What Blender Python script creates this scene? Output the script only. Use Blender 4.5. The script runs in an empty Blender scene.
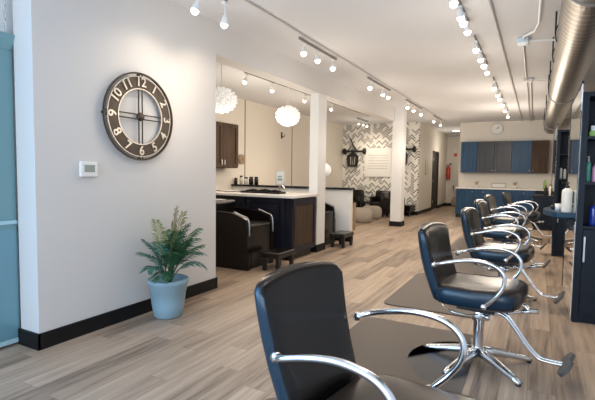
import bpy, bmesh, math, random
from mathutils import Vector, Matrix
random.seed(7)
S = bpy.context.scene
C = S.collection
PI = math.pi
R = math.radians

# ---------------------------------------------------------------- camera
cd = bpy.data.cameras.new('camera'); cam = bpy.data.objects.new('camera', cd); C.objects.link(cam)
cd.sensor_fit = 'HORIZONTAL'; cd.sensor_width = 36.0; cd.lens = 440.0 * 36.0 / 595.0
cd.clip_start = 0.05; cd.clip_end = 100
yaw, pit, roll = R(28.48), R(3.68), R(-0.79)
F = Vector((-math.sin(yaw) * math.cos(pit), math.cos(yaw) * math.cos(pit), -math.sin(pit)))
r0 = Vector((math.cos(yaw), math.sin(yaw), 0)); d0 = F.cross(r0)
rr = r0 * math.cos(roll) + d0 * math.sin(roll); dd = -r0 * math.sin(roll) + d0 * math.cos(roll)
mw = Matrix.Identity(4)
for i in range(3):
    mw[i][0] = rr[i]; mw[i][1] = -dd[i]; mw[i][2] = -F[i]
mw.translation = Vector((0, 0, 1.3)); cam.matrix_world = mw
S.camera = cam

# ---------------------------------------------------------------- world, daylight, exposure
w = bpy.data.worlds.new('world'); S.world = w; w.use_nodes = True
bg = w.node_tree.nodes['Background']; bg.inputs[0].default_value = (0.72, 0.86, 1.0, 1); bg.inputs[1].default_value = 1.6
S.view_settings.view_transform = 'Standard'; S.view_settings.look = 'None'
S.view_settings.exposure = 0.0; S.view_settings.gamma = 1.0; S.view_settings.use_curve_mapping = False
try:
    S.cycles.use_denoising = True
    S.cycles.max_bounces = 8
    S.cycles.sample_clamp_indirect = 6.0
except Exception:
    pass

def area_light(name, loc, rot, sx, sy, energy, color):
    l = bpy.data.lights.new(name, 'AREA'); l.shape = 'RECTANGLE'; l.size = sx; l.size_y = sy
    l.energy = energy; l.color = color
    o = bpy.data.objects.new(name, l); o.location = loc; o.rotation_euler = rot; C.objects.link(o); return o
# daylight through the storefront windows behind and to the left of the camera
area_light('side_window_daylight', (-3.33, -1.05, 1.5), (0, R(-90), 0), 2.6, 2.9, 150, (0.28, 0.58, 1.0))
area_light('window_daylight', (-1.2, -2.45, 1.5), (R(90), 0, 0), 3.9, 2.3, 105, (0.76, 0.88, 1.0))

# ---------------------------------------------------------------- materials
def nt(m): return m.node_tree.nodes, m.node_tree.links
def M(name, col, rough=0.5, metal=0.0, emit=None, estr=0.0, coat=0.0, spec=None, bump=0.0, bscale=40, var=0.0, vscale=6, trans=0.0):
    m = bpy.data.materials.new(name); m.use_nodes = True
    N, L = nt(m); b = N['Principled BSDF']
    b.inputs['Base Color'].default_value = (*col, 1); b.inputs['Roughness'].default_value = rough
    b.inputs['Metallic'].default_value = metal
    if coat: b.inputs['Coat Weight'].default_value = coat; b.inputs['Coat Roughness'].default_value = 0.15
    if spec is not None: b.inputs['Specular IOR Level'].default_value = spec
    if trans: b.inputs['Transmission Weight'].default_value = trans
    if emit: b.inputs['Emission Color'].default_value = (*emit, 1); b.inputs['Emission Strength'].default_value = estr
    if bump or var:
        tc = N.new('ShaderNodeTexCoord'); no = N.new('ShaderNodeTexNoise'); no.inputs['Detail'].default_value = 4
        no.inputs['Scale'].default_value = vscale if var else bscale
        L.new(tc.outputs['Object'], no.inputs['Vector'])
        if var:
            mx = N.new('ShaderNodeMix'); mx.data_type = 'RGBA'
            mx.inputs['A'].default_value = (*[c * (1 - var) for c in col], 1)
            mx.inputs['B'].default_value = (*[min(1, c * (1 + var)) for c in col], 1)
            L.new(no.outputs['Fac'], mx.inputs['Factor']); L.new(mx.outputs['Result'], b.inputs['Base Color'])
        if bump:
            n2 = N.new('ShaderNodeTexNoise'); n2.inputs['Scale'].default_value = bscale
            L.new(tc.outputs['Object'], n2.inputs['Vector'])
            bp = N.new('ShaderNodeBump'); bp.inputs['Strength'].default_value = bump; bp.inputs['Distance'].default_value = 0.01
            L.new(n2.outputs['Fac'], bp.inputs['Height']); L.new(bp.outputs['Normal'], b.inputs['Normal'])
    return m

def math_node(N, L, op, a, b=None, c=None):
    n = N.new('ShaderNodeMath'); n.operation = op
    for i, v in enumerate((a, b, c)):
        if v is None: continue
        if isinstance(v, (int, float)): n.inputs[i].default_value = v
        else: L.new(v, n.inputs[i])
    return n.outputs[0]

def floor_material():
    m = bpy.data.materials.new('plank_floor'); m.use_nodes = True
    N, L = nt(m); b = N['Principled BSDF']
    tc = N.new('ShaderNodeTexCoord'); sp = N.new('ShaderNodeSeparateXYZ'); L.new(tc.outputs['Object'], sp.inputs[0])
    x, y = sp.outputs[0], sp.outputs[1]
    row = math_node(N, L, 'FLOOR', math_node(N, L, 'DIVIDE', x, 0.15))
    wn = N.new('ShaderNodeTexWhiteNoise'); wn.noise_dimensions = '1D'; L.new(row, wn.inputs['W'])
    yo = math_node(N, L, 'ADD', math_node(N, L, 'DIVIDE', y, 1.22), wn.outputs['Value'])
    col = math_node(N, L, 'FLOOR', yo)
    cb = N.new('ShaderNodeCombineXYZ'); L.new(row, cb.inputs[0]); L.new(col, cb.inputs[1])
    pn = N.new('ShaderNodeTexWhiteNoise'); pn.noise_dimensions = '3D'; L.new(cb.outputs[0], pn.inputs['Vector'])
    # long grain streaks
    mp = N.new('ShaderNodeCombineXYZ')
    L.new(math_node(N, L, 'MULTIPLY', x, 24.0), mp.inputs[0])
    L.new(math_node(N, L, 'ADD', math_node(N, L, 'MULTIPLY', y, 1.3), math_node(N, L, 'MULTIPLY', pn.outputs['Value'], 37.0)), mp.inputs[1])
    g = N.new('ShaderNodeTexNoise'); g.inputs['Scale'].default_value = 1.0; g.inputs['Detail'].default_value = 5; g.inputs['Roughness'].default_value = 0.6
    L.new(mp.outputs[0], g.inputs['Vector'])
    t = math_node(N, L, 'ADD', math_node(N, L, 'MULTIPLY', pn.outputs['Value'], 0.30), math_node(N, L, 'MULTIPLY', g.outputs['Fac'], 0.86))
    cr = N.new('ShaderNodeValToRGB'); e = cr.color_ramp.elements
    e[0].position = 0.30; e[0].color = (0.105, 0.072, 0.050, 1)
    e[1].position = 0.84; e[1].color = (0.52, 0.395, 0.295, 1)
    k = e.new(0.5); k.color = (0.315, 0.232, 0.170, 1)
    L.new(t, cr.inputs['Fac'])
    # seams
    fx = math_node(N, L, 'FRACT', math_node(N, L, 'DIVIDE', x, 0.15)); fy = math_node(N, L, 'FRACT', yo)
    sx = math_node(N, L, 'LESS_THAN', fx, 0.025); sy = math_node(N, L, 'LESS_THAN', fy, 0.004)
    seam = math_node(N, L, 'MAXIMUM', sx, sy)
    mx = N.new('ShaderNodeMix'); mx.data_type = 'RGBA'; L.new(math_node(N, L, 'MULTIPLY', seam, 0.45), mx.inputs['Factor'])
    L.new(cr.outputs['Color'], mx.inputs['A']); mx.inputs['B'].default_value = (0.10, 0.07, 0.05, 1)
    L.new(mx.outputs['Result'], b.inputs['Base Color']); b.inputs['Roughness'].default_value = 0.42
    b.inputs['Specular IOR Level'].default_value = 0.4
    return m

def wallpaper_material():
    m = bpy.data.materials.new('herringbone_wallpaper'); m.use_nodes = True
    N, L = nt(m); b = N['Principled BSDF']
    tc = N.new('ShaderNodeTexCoord'); sp = N.new('ShaderNodeSeparateXYZ'); L.new(tc.outputs['Object'], sp.inputs[0])
    x, z = sp.outputs[0], sp.outputs[2]
    cw = 0.105
    xs = math_node(N, L, 'DIVIDE', x, cw); c = math_node(N, L, 'FLOOR', xs); fx = math_node(N, L, 'FRACT', xs)
    sgn = math_node(N, L, 'SUBTRACT', math_node(N, L, 'MULTIPLY', math_node(N, L, 'PINGPONG', c, 1.0), 2.0), 1.0)
    t = math_node(N, L, 'ADD', math_node(N, L, 'DIVIDE', z, 0.085), math_node(N, L, 'MULTIPLY', math_node(N, L, 'MULTIPLY', sgn, fx), 1.25))
    idx = math_node(N, L, 'FLOOR', t); ft = math_node(N, L, 'FRACT', t)
    cb = N.new('ShaderNodeCombineXYZ'); L.new(c, cb.inputs[0]); L.new(idx, cb.inputs[1])
    wn = N.new('ShaderNodeTexWhiteNoise'); L.new(cb.outputs[0], wn.inputs['Vector'])
    on = math_node(N, L, 'GREATER_THAN', wn.outputs['Value'], 0.48)
    st = math_node(N, L, 'LESS_THAN', ft, 0.42)
    k = math_node(N, L, 'MULTIPLY', on, st)
    mx = N.new('ShaderNodeMix'); mx.data_type = 'RGBA'; L.new(k, mx.inputs['Factor'])
    mx.inputs['A'].default_value = (0.82, 0.80, 0.75, 1); mx.inputs['B'].default_value = (0.02, 0.02, 0.025, 1)
    L.new(mx.outputs['Result'], b.inputs['Base Color']); b.inputs['Roughness'].default_value = 0.7
    return m

def wood_material(name, ca, cb_, rough=0.35, axis=2, coat=0.3):
    m = bpy.data.materials.new(name); m.use_nodes = True
    N, L = nt(m); b = N['Principled BSDF']
    tc = N.new('ShaderNodeTexCoord'); mp = N.new('ShaderNodeMapping'); L.new(tc.outputs['Object'], mp.inputs['Vector'])
    sc = [22, 22, 22]; sc[axis] = 1.6; mp.inputs['Scale'].default_value = sc
    g = N.new('ShaderNodeTexNoise'); g.inputs['Scale'].default_value = 1.0; g.inputs['Detail'].default_value = 4
    L.new(mp.outputs[0], g.inputs['Vector'])
    cr = N.new('ShaderNodeValToRGB'); cr.color_ramp.elements[0].position = 0.3; cr.color_ramp.elements[0].color = (*ca, 1)
    cr.color_ramp.elements[1].position = 0.7; cr.color_ramp.elements[1].color = (*cb_, 1)
    L.new(g.outputs['Fac'], cr.inputs['Fac']); L.new(cr.outputs['Color'], b.inputs['Base Color'])
    b.inputs['Roughness'].default_value = rough; b.inputs['Coat Weight'].default_value = 0; b.inputs['Specular IOR Level'].default_value = .3
    b.inputs['Coat Roughness'].default_value = 0.2
    return m

def duct_material():
    m = M('spiral_duct', (0.27, 0.245, 0.215), 0.38, 0.9)
    N, L = nt(m); b = N['Principled BSDF']
    tc = N.new('ShaderNodeTexCoord'); sp = N.new('ShaderNodeSeparateXYZ'); L.new(tc.outputs['Object'], sp.inputs[0])
    f = math_node(N, L, 'FRACT', math_node(N, L, 'DIVIDE', math_node(N, L, 'ADD', sp.outputs[1], math_node(N, L, 'MULTIPLY', sp.outputs[0], 0.1)), 0.11))
    rdg = math_node(N, L, 'LESS_THAN', f, 0.14)
    bp = N.new('ShaderNodeBump'); bp.inputs['Strength'].default_value = 0.9; bp.inputs['Distance'].default_value = 0.02
    L.new(rdg, bp.inputs['Height']); L.new(bp.outputs['Normal'], b.inputs['Normal'])
    mx = N.new('ShaderNodeMix'); mx.data_type = 'RGBA'; L.new(rdg, mx.inputs['Factor'])
    mx.inputs['A'].default_value = (0.27, 0.245, 0.215, 1); mx.inputs['B'].default_value = (0.52, 0.48, 0.43, 1)
    L.new(mx.outputs['Result'], b.inputs['Base Color'])
    return m

WALL = M('wall_paint', (0.67, 0.655, 0.645), 0.75, bump=0.03, bscale=60)
WARMW = M('annex_wall_paint', (0.75, 0.70, 0.62), 0.75)
CEIL = M('ceiling_paint', (0.74, 0.75, 0.77), 0.8)
WHITE = M('white_paint', (0.80, 0.80, 0.79), 0.5)
BLACK = M('black_baseboard', (0.007, 0.007, 0.008), 0.5, spec=.25)
FLOOR = floor_material(); PAPER = wallpaper_material(); DUCT = duct_material()
VINYL = M('black_vinyl', (0.007, 0.0055, 0.005), 0.24, spec=.4, bump=0.06, bscale=9)
SHEENV = M('vinyl_blue_window_sheen', (0.004, 0.024, 0.046), 0.24, bump=0.05, bscale=9)  # blue window reflection put into the vinyl colour
SEATV = M('seat_vinyl_warm_reflection', (0.020, 0.014, 0.011), 0.30, bump=0.10, bscale=9)  # warm room reflections put into the seat's brown tone
CHROME = M('chrome', (0.80, 0.81, 0.83), 0.13, 1.0)
SATIN = M('satin_chrome', (0.74, 0.76, 0.79), 0.24, 1.0)
BRUSH = M('brushed_steel', (0.55, 0.56, 0.58), 0.3, 1.0)
RUBBER = M('grey_rubber', (0.10, 0.09, 0.085), 0.7, bump=0.5, bscale=150)
MAT = M('mat_rubber', (0.070, 0.050, 0.039), 0.38, bump=0.1, bscale=120)
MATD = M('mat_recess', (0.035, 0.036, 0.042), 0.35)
NAVY = wood_material('navy_wood', (0.010, 0.042, 0.10), (0.022, 0.078, 0.16), 0.45)
SLATE = wood_material('slate_wood', (0.028, 0.032, 0.042), (0.055, 0.058, 0.068), 0.4)
BROWN = wood_material('walnut_stained_wood', (0.035, 0.019, 0.010), (0.085, 0.047, 0.026), 0.6)
ESPR = wood_material('espresso_wood', (0.006, 0.007, 0.013), (0.014, 0.015, 0.025), 0.4)
TOWER = M('dark_navy_laminate', (0.003, 0.009, 0.019), 0.45, spec=.3)
TOWERE = M('blue_edge_laminate', (0.010, 0.045, 0.085), 0.4, spec=.3)
QUARTZ = M('white_quartz', (0.78, 0.76, 0.72), 0.25, var=0.05, vscale=12)
MIRROR = M('mirror', (0.86, 0.87, 0.87), 0.02, 1.0)
TEAL = M('teal_paint', (0.18, 0.33, 0.36), 0.35)
TEALG = M('teal_glass', (0.15, 0.31, 0.38), 0.12, coat=0.5)
TEALL = M('pale_teal_trim', (0.42, 0.62, 0.68), 0.4)
PLAST = M('white_plastic', (0.82, 0.82, 0.80), 0.35)
POT = M('pale_blue_ceramic', (0.26, 0.40, 0.48), 0.45, bump=0.03)
SOIL = M('soil', (0.03, 0.02, 0.013), 0.9, bump=0.6, bscale=60)
LEAF = M('palm_green', (0.024, 0.10, 0.042), 0.45, var=0.5, vscale=8)
LEAF2 = M('palm_blue_green', (0.045, 0.16, 0.12), 0.45, var=0.4, vscale=8)
LEAF3 = M('palm_yellow_green', (0.25, 0.24, 0.09), 0.5, var=0.4, vscale=8)
BRONZE = M('weathered_bronze', (0.070, 0.056, 0.046), 0.42, 0.6, var=0.35, vscale=14)
PEWTER = M('pewter', (0.56, 0.52, 0.47), 0.35, 0.8)
RAILM = M('rail_grey', (.25, .23, .22), .4)
BULB = M('lit_bulb', (1, 1, 1), 0.4, emit=(1.0, 0.93, 0.82), estr=9.0)
SHADE = M('glowing_paper_shade', (0.9, 0.9, 0.88), 0.6, emit=(1.0, 0.95, 0.88), estr=0.22)
BLACKM = M('black_metal', (0.015, 0.014, 0.014), 0.4, 0.3)
POUF = M('beige_knit', (0.42, 0.37, 0.31), 0.9, bump=0.6, bscale=40)
GREYP = M('grey_conduit', (0.50, 0.49, 0.48), 0.4, 0.3)
RED = M('extinguisher_red', (0.55, 0.05, 0.03), 0.3)
SCREEN = M('grey_lcd', (0.30, 0.34, 0.31), 0.2)
DOORM = M('black_brown_door', (0.008, 0.006, 0.005), 0.5)
CREAM = M('cream_lotion', (0.75, 0.70, 0.62), 0.35)
GREENB = M('mint_bottle', (0.10, 0.42, 0.33), 0.3)
PINKB = M('pink_bottle', (0.75, 0.35, 0.50), 0.3)
BLUEB = M('cobalt_bottle', (0.02, 0.05, 0.35), 0.15, coat=0.5)
GREENL = M('lime_box', (0.30, 0.50, 0.12), 0.5)
TAN = M('tan_wood', (0.36, 0.24, 0.14), 0.5)
DRYP = M('dried_stems', (0.40, 0.30, 0.20), 0.8)
GREYW = M('grey_lettering', (0.40, 0.38, 0.36), 0.7)

# ---------------------------------------------------------------- mesh helpers
def link(name, bm, mat, parent=None, smooth=False):
    me = bpy.data.meshes.new(name)
    bmesh.ops.recalc_face_normals(bm, faces=bm.faces[:])
    bm.to_mesh(me); bm.free()
    for m in (mat if isinstance(mat, (list, tuple)) else [mat]): me.materials.append(m)
    if smooth:
        for p in me.polygons: p.use_smooth = True
    o = bpy.data.objects.new(name, me); C.objects.link(o)
    if parent: o.parent = parent
    return o
def tag(o, label, cat, group=None, kind=None):
    o['label'] = label; o['category'] = cat
    if group: o['group'] = group
    if kind: o['kind'] = kind
    return o
def thing(name, label, cat, loc=(0, 0, 0), rz=0, group=None):
    o = bpy.data.objects.new(name, None); C.objects.link(o); o.location = loc; o.rotation_euler = (0, 0, rz)
    o.empty_display_size = 0.1
    return tag(o, label, cat, group)
def struct(name, bm, mat, parent=None, smooth=False):
    o = link(name, bm, mat, parent, smooth)
    if not parent: o['kind'] = 'structure'
    return o
def kids(o): return [c for c in C.objects if c.parent == o]
def dup(root, loc, rz=None, label=None, group=None):
    def cp(o, par):
        c = o.copy(); C.objects.link(c)
        if par: c.parent = par
        for k in kids_map.get(o.name, []): cp(k, c)
        return c
    kids_map = {}
    for o in list(C.objects):
        if o.parent: kids_map.setdefault(o.parent.name, []).append(o)
    r = cp(root, None); r.location = loc
    if rz is not None: r.rotation_euler = (0, 0, rz)
    if label: r['label'] = label
    if group: r['group'] = group
    return r
def box(bm, x0, x1, y0, y1, z0, z1, bev=0.0, seg=2):
    r = bmesh.ops.create_cube(bm, size=1.0)
    vs = r['verts']
    bmesh.ops.scale(bm, vec=(x1 - x0, y1 - y0, z1 - z0), verts=vs)
    bmesh.ops.translate(bm, vec=((x0 + x1) / 2, (y0 + y1) / 2, (z0 + z1) / 2), verts=vs)
    if bev:
        es = list({e for v in vs for e in v.link_edges})
        bmesh.ops.bevel(bm, geom=es, offset=bev, segments=seg, affect='EDGES', profile=0.5)
    return bm
def B(*a, **k): return box(bmesh.new(), *a, **k)
def boxes(lst, bev=0.0):
    bm = bmesh.new()
    for a in lst: box(bm, *a, bev=bev)
    return bm
def rings(bm, rs, cap=True, closed=False):
    vv = [[bm.verts.new(p) for p in r] for r in rs]
    n = len(vv[0]); m = len(vv)
    for i in range(m if closed else m - 1):
        a, b = vv[i], vv[(i + 1) % m]
        for j in range(n):
            bm.faces.new((a[j], a[(j + 1) % n], b[(j + 1) % n], b[j]))
    if cap and not closed:
        bm.faces.new(vv[0][::-1]); bm.faces.new(vv[-1])
    return bm
def lathe(bm, prof, c=(0, 0, 0), n=24, axis='z'):
    rs = []
    for r, h in prof:
        ring = []
        for k in range(n):
            a = 2 * PI * k / n; u, v = r * math.cos(a), r * math.sin(a)
            p = {'z': (u, v, h), 'x': (h, u, v), 'y': (v, h, u)}[axis]
            ring.append((c[0] + p[0], c[1] + p[1], c[2] + p[2]))
        rs.append(ring)
    return rings(bm, rs)
def smooth_path(pts, n=8):
    P = [Vector(p) for p in pts]; out = []
    for i in range(len(P) - 1):
        p0 = P[max(i - 1, 0)]; p1 = P[i]; p2 = P[i + 1]; p3 = P[min(i + 2, len(P) - 1)]
        for k in range(n):
            t = k / n
            out.append(0.5 * ((2 * p1) + (p2 - p0) * t + (2 * p0 - 5 * p1 + 4 * p2 - p3) * t * t + (-p0 + 3 * p1 - 3 * p2 + p3) * t ** 3))
    out.append(P[-1]); return out
def tube(bm, pts, r, n=10, smooth=0, flat=None, up=None, closed=False):
    """sweep; flat=(a,b) gives elliptic section half axes, a along 'up', b across"""
    P = smooth_path(pts, smooth) if smooth else [Vector(p) for p in pts]
    rs = []; prev = None
    for i, p in enumerate(P):
        if closed: t = (P[(i + 1) % len(P)] - P[i - 1])
        else: t = (P[min(i + 1, len(P) - 1)] - P[max(i - 1, 0)])
        t.normalize()
        if up is not None: u = Vector(up)
        elif prev is not None: u = prev
        else: u = Vector((0, 0, 1)) if abs(t.z) < 0.9 else Vector((1, 0, 0))
        s = t.cross(u)
        if s.length < 1e-4: s = t.cross(Vector((1, 0, 0)))
        s.normalize(); u2 = s.cross(t).normalized(); prev = u2
        rad = r[i * (len(r) - 1) // max(1, len(P) - 1)] if isinstance(r, (list, tuple)) else r
        a, b = flat if flat else (rad, rad)
        rs.append([p + u2 * (a * math.cos(2 * PI * k / n)) + s * (b * math.sin(2 * PI * k / n)) for k in range(n)])
    return rings(bm, rs, closed=closed)
def T(pts, r, **k): return tube(bmesh.new(), pts, r, **k)
def sell(a, b, n=28, e=3.0):
    out = []
    for k in range(n):
        t = 2 * PI * k / n; c, s = math.cos(t), math.sin(t)
        out.append((a * math.copysign(abs(c) ** (2 / e), c), b * math.copysign(abs(s) ** (2 / e), s)))
    return out

# ---------------------------------------------------------------- room shell
H = 2.88
XR = 0.86
struct('floor', B(-6.0, 1.0, -2.7, 18.9, -0.1, 0), FLOOR)
struct('ceiling', B(-6.0, 1.0, -2.7, 18.9, H, H + 0.1), CEIL)
struct('wall_right', B(XR, XR + 0.12, -2.6, 14.6, 0, H), WALL)
# clock wall with the beam over the opening
struct('wall_left', B(-3.30, -3.08, 1.83, 3.80, 0, H), WALL)
struct('trim_1', B(-3.30, -3.08, 3.80, 10.60, 2.55, H), WALL)['label'] = 'beam over the wide opening'
bb = bmesh.new()
box(bb, -3.08, -3.065, 1.815, 3.815, 0, 0.118); box(bb, -3.315, -3.065, 1.815, 1.83, 0, 0.118); box(bb, -3.315, -3.065, 3.80, 3.815, 0, 0.118)
struct('baseboard_left', bb, BLACK)
struct('wall_entry', boxes([(-3.46, -3.36, .45, 1.95, 0, H), (-3.46, -3.36, -2.6, .45, 0, .25), (-3.46, -3.36, -2.6, .45, 2.75, H)]), WHITE)
struct('window_2', boxes([(-3.44, -3.38, -2.6, -2.55, .25, 2.75), (-3.44, -3.38, .40, .45, .25, 2.75), (-3.44, -3.38, -1.1, -1.05, .25, 2.75)]), M('window_frame_black', (.015, .015, .015), .4))
struct('wall_annex_front', B(-5.9, -3.30, 1.95, 2.05, 0, H), WARMW)
struct('wall_annex_left', B(-5.9, -5.78, 2.05, 13.8, 0, H), WARMW)
tr = boxes([(-5.78, -5.77, 8.13, 8.16, 0, H), (-5.78, -5.77, 10.28, 10.31, 0, H)])
struct('trim_2', tr, M('seam_grey', (0.30, 0.27, 0.23), 0.7))
wt = B(-5.9, -3.25, 13.8, 13.95, 0, H); struct('wall_annex_back', wt, PAPER)
struct('wall_corridor_left', boxes([(-3.37, -3.25, 13.95, 15.92, 0, H), (-3.37, -3.25, 16.95, 18.7, 0, H), (-3.37, -3.25, 15.92, 16.95, 2.08, H)]), WARMW)
struct('wall_corridor_back', B(-3.37, -2.0, 18.7, 18.8, 0, H), WARMW)
struct('wall_back', B(-2.15, XR + 0.1, 14.5, 14.62, 0, H), M('back_wall_paint', (0.74, 0.70, 0.63), 0.75))
struct('wall_corridor_right', B(-2.15, -2.05, 14.62, 18.7, 0, H), WARMW)
struct('baseboard_corridor', boxes([(-3.25, -3.235, 13.8, 15.88, 0, 0.11), (-3.25, -3.235, 16.99, 18.7, 0, 0.11), (-3.25, -2.15, 18.685, 18.7, 0, 0.11)]), BLACK)
struct('baseboard_annex', boxes([(-5.78, -3.25, 13.785, 13.8, 0, 0.11), (-5.78, -5.765, 2.05, 13.8, 0, 0.11)]), BLACK)
# corridor door, ajar frame and hinges
d = struct('door_1', B(-3.30, -3.262, 15.97, 16.90, 0.01, 2.03, bev=0.004), DOORM)
link('door_frame', boxes([(-3.27, -3.235, 15.90, 15.97, 0, 2.10), (-3.27, -3.235, 16.90, 16.97, 0, 2.10), (-3.27, -3.235, 15.90, 16.97, 2.03, 2.10)]), DOORM, d)
for z in (0.3, 1.05, 1.8):
    link('hinge', B(-3.262, -3.228, 16.0, 16.05, z - 0.05, z + 0.05), PEWTER, d)
# front wall with storefront windows (behind the camera)
struct('wall_front', boxes([(-3.46, -3.25, -2.7, -2.6, 0, H), (0.85, 0.98, -2.7, -2.6, 0, H), (-3.25, 0.85, -2.7, -2.6, 0, 0.25), (-3.25, 0.85, -2.7, -2.6, 2.75, H)]), WHITE)
struct('window_1', boxes([(-3.25, -3.20, -2.68, -2.62, .25, 2.75), (0.80, .85, -2.68, -2.62, .25, 2.75), (-1.9, -1.85, -2.68, -2.62, .25, 2.75), (-0.55, -0.5, -2.68, -2.62, .25, 2.75), (-3.25, .85, -2.68, -2.62, 2.70, 2.75), (-3.25, .85, -2.68, -2.62, .25, .30)]), BLACKM)
# columns
def column(n, x0, x1, y0, y1, lab):
    o = struct('column', B(x0, x1, y0, y1, 0, H), WHITE); o['label'] = lab; o['category'] = 'column'
    b = link('baseboard', B(x0 - .015, x1 + .015, y0 - .015, y1 + .015, 0, 0.12), BLACK, o)
column(1, -3.24, -3.09, 6.36, 6.66, 'white square column with black base beside the dark island')
column(2, -3.13, -2.87, 10.55, 10.85, 'white square column with black base standing free before the patterned wall')
# half wall
hw = struct('wall_half', B(-5.78, -3.05, 7.68, 7.82, 0, 0.975), WHITE)
hw2 = link('cap_ledge', B(-5.78, -3.02, 7.64, 7.86, 0.975, 1.01, bev=.004), ESPR, hw)
link('baseboard', boxes([(-5.78, -3.035, 7.665, 7.68, 0, .12), (-3.05, -3.035, 7.665, 7.835, 0, .12)]), BLACK, hw)

# ---------------------------------------------------------------- ceiling services
dx, dz, dr = 0.31, 2.66, 0.20
dt = thing('air_duct', 'large round silver spiral air duct running along the ceiling at right', 'duct', (dx, 0.8, dz))
prof = [(dr, 0.0), (dr, 13.65)]
pl = [(dr * 0.05, 0.0), (dr, 0.0)] + [(dr, i * 13.65 / 40) for i in range(1, 41)] + [(dr * .05, 13.65)]
link('duct_body', lathe(bmesh.new(), pl, n=40, axis='y'), DUCT, dt, smooth=False)
for p in kids(dt)[0].data.polygons: p.use_smooth = True
for yy in (2.9, 7.6, 12.2):
    link('coupling_ring', lathe(bmesh.new(), [(dr - .01, yy - .05), (dr + .012, yy - .05), (dr + .014, yy), (dr + .012, yy + .05), (dr - .01, yy + .05)], n=40, axis='y'), DUCT, dt)
for yy in (4.2, 5.1, 6.3, 7.25, 9.2, 11.2, 12.6):
    bm = bmesh.new()
    arc = [(math.cos(a) * (dr + .012), yy, math.sin(a) * (dr + .012)) for a in [R(200 - k * 12) for k in range(0, 10)]]
    tube(bm, arc, 0.008, n=6, flat=(.006, .018))
    tube(bm, [(-dr - .012, yy, 0), (-dr - .012, yy, .215)], .008, n=6)
    link('hanger_strap', bm, BLACKM, dt)
tag(link('ceiling_conduit', T([(-.44, 2.0, H - .02), (-.44, 14.48, H - .02)], .014, n=8), GREYP), 'thin grey conduit running straight along the ceiling left of the duct', 'conduit')
bm = bmesh.new()
tube(bm, [(-.21, 5.9, H - .02), (-.24, 14.48, H - .02)], .012, n=8); tube(bm, [(-.16, 8.3, H - .02), (-.18, 14.48, H - .02)], .012, n=8)
tag(link('ceiling_conduit', bm, GREYP), 'pair of thin grey conduits on the ceiling nearest the silver duct', 'conduit')
tag(link('junction_box', B(-.27, -.15, 5.75, 5.93, H - .06, H, bev=.01), M('pale_blue_white', (.62, .76, .84), .4)), 'pale blue white junction box on the ceiling, nearest the camera', 'junction box', 'ceiling junction boxes')
tag(link('junction_box', B(-.27, -.13, 8.2, 8.35, H - .05, H, bev=.01), PLAST), 'small white junction box on the ceiling, farther along the conduit', 'junction box', 'ceiling junction boxes')
tag(link('branch_conduit', T([(-.16, 5.84, H - .03), (.14, 5.86, H - .05)], .013, n=8), PLAST), 'white branch conduit from the pale blue box to the duct', 'conduit')
tag(link('branch_conduit', T([(-.14, 8.28, H - .03), (.14, 8.3, H - .05)], .011, n=8), PLAST), 'white branch conduit from the farther ceiling box to the duct', 'conduit')
tag(link('bent_conduit', T([(-.2, 5.75, H - .03), (-.19, 5.62, H - .03), (-.05, 5.2, H - .03), (-.04, 3.0, H - .03)], .013, n=8, smooth=3), PLAST), 'white conduit that bends away from the ceiling box towards the camera', 'conduit')
tag(link('ceiling_rail', T([(-3.22, 18.3, 2.78), (-2.18, 18.3, 2.78)], .03, n=8), GREYP), 'dark horizontal pipe under the corridor ceiling', 'pipe')

def spot(loc, parent, energy, size=95, tgt=(0, 0, -1), col=(1.0, .84, .64)):
    l = bpy.data.lights.new('spot_lamp', 'SPOT'); l.energy = energy; l.color = col; l.spot_size = R(size); l.spot_blend = 0.9
    l.shadow_soft_size = 0.05
    o = bpy.data.objects.new('spot_lamp', l); C.objects.link(o); o.parent = parent; o.location = loc
    o.rotation_euler = Vector(tgt).to_track_quat('-Z', 'Y').to_euler(); return o
def track(name, label, x, ys, energy=26, zt=H - .03, tilt=0.0, group='ceiling track lights', rail=None, drop=.13, size=100, col=(1.0, .84, .64), fill=4.0, aim=0.0, arm=.06):
    t = thing('track_light', label, 'track light', (x, ys[0], zt), 0, group)
    y0 = rail[0] - ys[0] if rail else -.12; y1 = rail[1] - ys[0] if rail else ys[-1] - ys[0] + .12
    link('rail', B(-.008, .008, y0, y1, .0, .03), RAILM, t)
    for i, y in enumerate(ys):
        v = Vector((tilt if not callable(tilt) else tilt(i), (0.25 if i % 2 else -0.15) + aim, -1)).normalized()
        base = Vector((0, y - ys[0], -.012)); j = base + Vector((0, 0, -arm)); e = j + v * .062
        bm = bmesh.new(); tube(bm, [base, j], .008, n=8); tube(bm, [j - v * .01, j + v * .03, e], [.016, .03, .036], n=14)
        box(bm, -.02, .02, base.y - .03, base.y + .03, -.03, -.012)
        h = link('lamp_head', bm, PLAST, t, smooth=False)
        bl = bmesh.new(); bmesh.ops.create_uvsphere(bl, u_segments=14, v_segments=8, radius=.034)
        bmesh.ops.translate(bl, vec=e + v * .008, verts=bl.verts[:])
        link('bulb', bl, BULB, h, smooth=True)
        if energy: spot(e + v * .06, h, energy, size, v, col)
    if fill:
        l = bpy.data.lights.new('track_fill', 'POINT'); l.energy = fill * len(ys); l.color = (1.0, .87, .72); l.shadow_soft_size = .3  # unseen fill light added well below the rail to lift the ambient
        o = bpy.data.objects.new('track_fill', l); C.objects.link(o); o.parent = t; o.location = (0, (ys[-1] - ys[0]) / 2, -.95)
    return t
LX = -2.52
track('t', 'white track light above the clock with two lit heads', LX - .05, [2.93, 3.30], 12, rail=(2.9, 3.33), size=135, arm=.13, tilt=-.35)
track('t', 'white three-headed track light over the opening, left of the first column', LX, [4.75, 5.10, 5.60], 18, tilt=.1)
track('t', 'white three-headed track light between the two columns', LX, [7.13, 7.8, 8.15], 18, tilt=.1)
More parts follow.
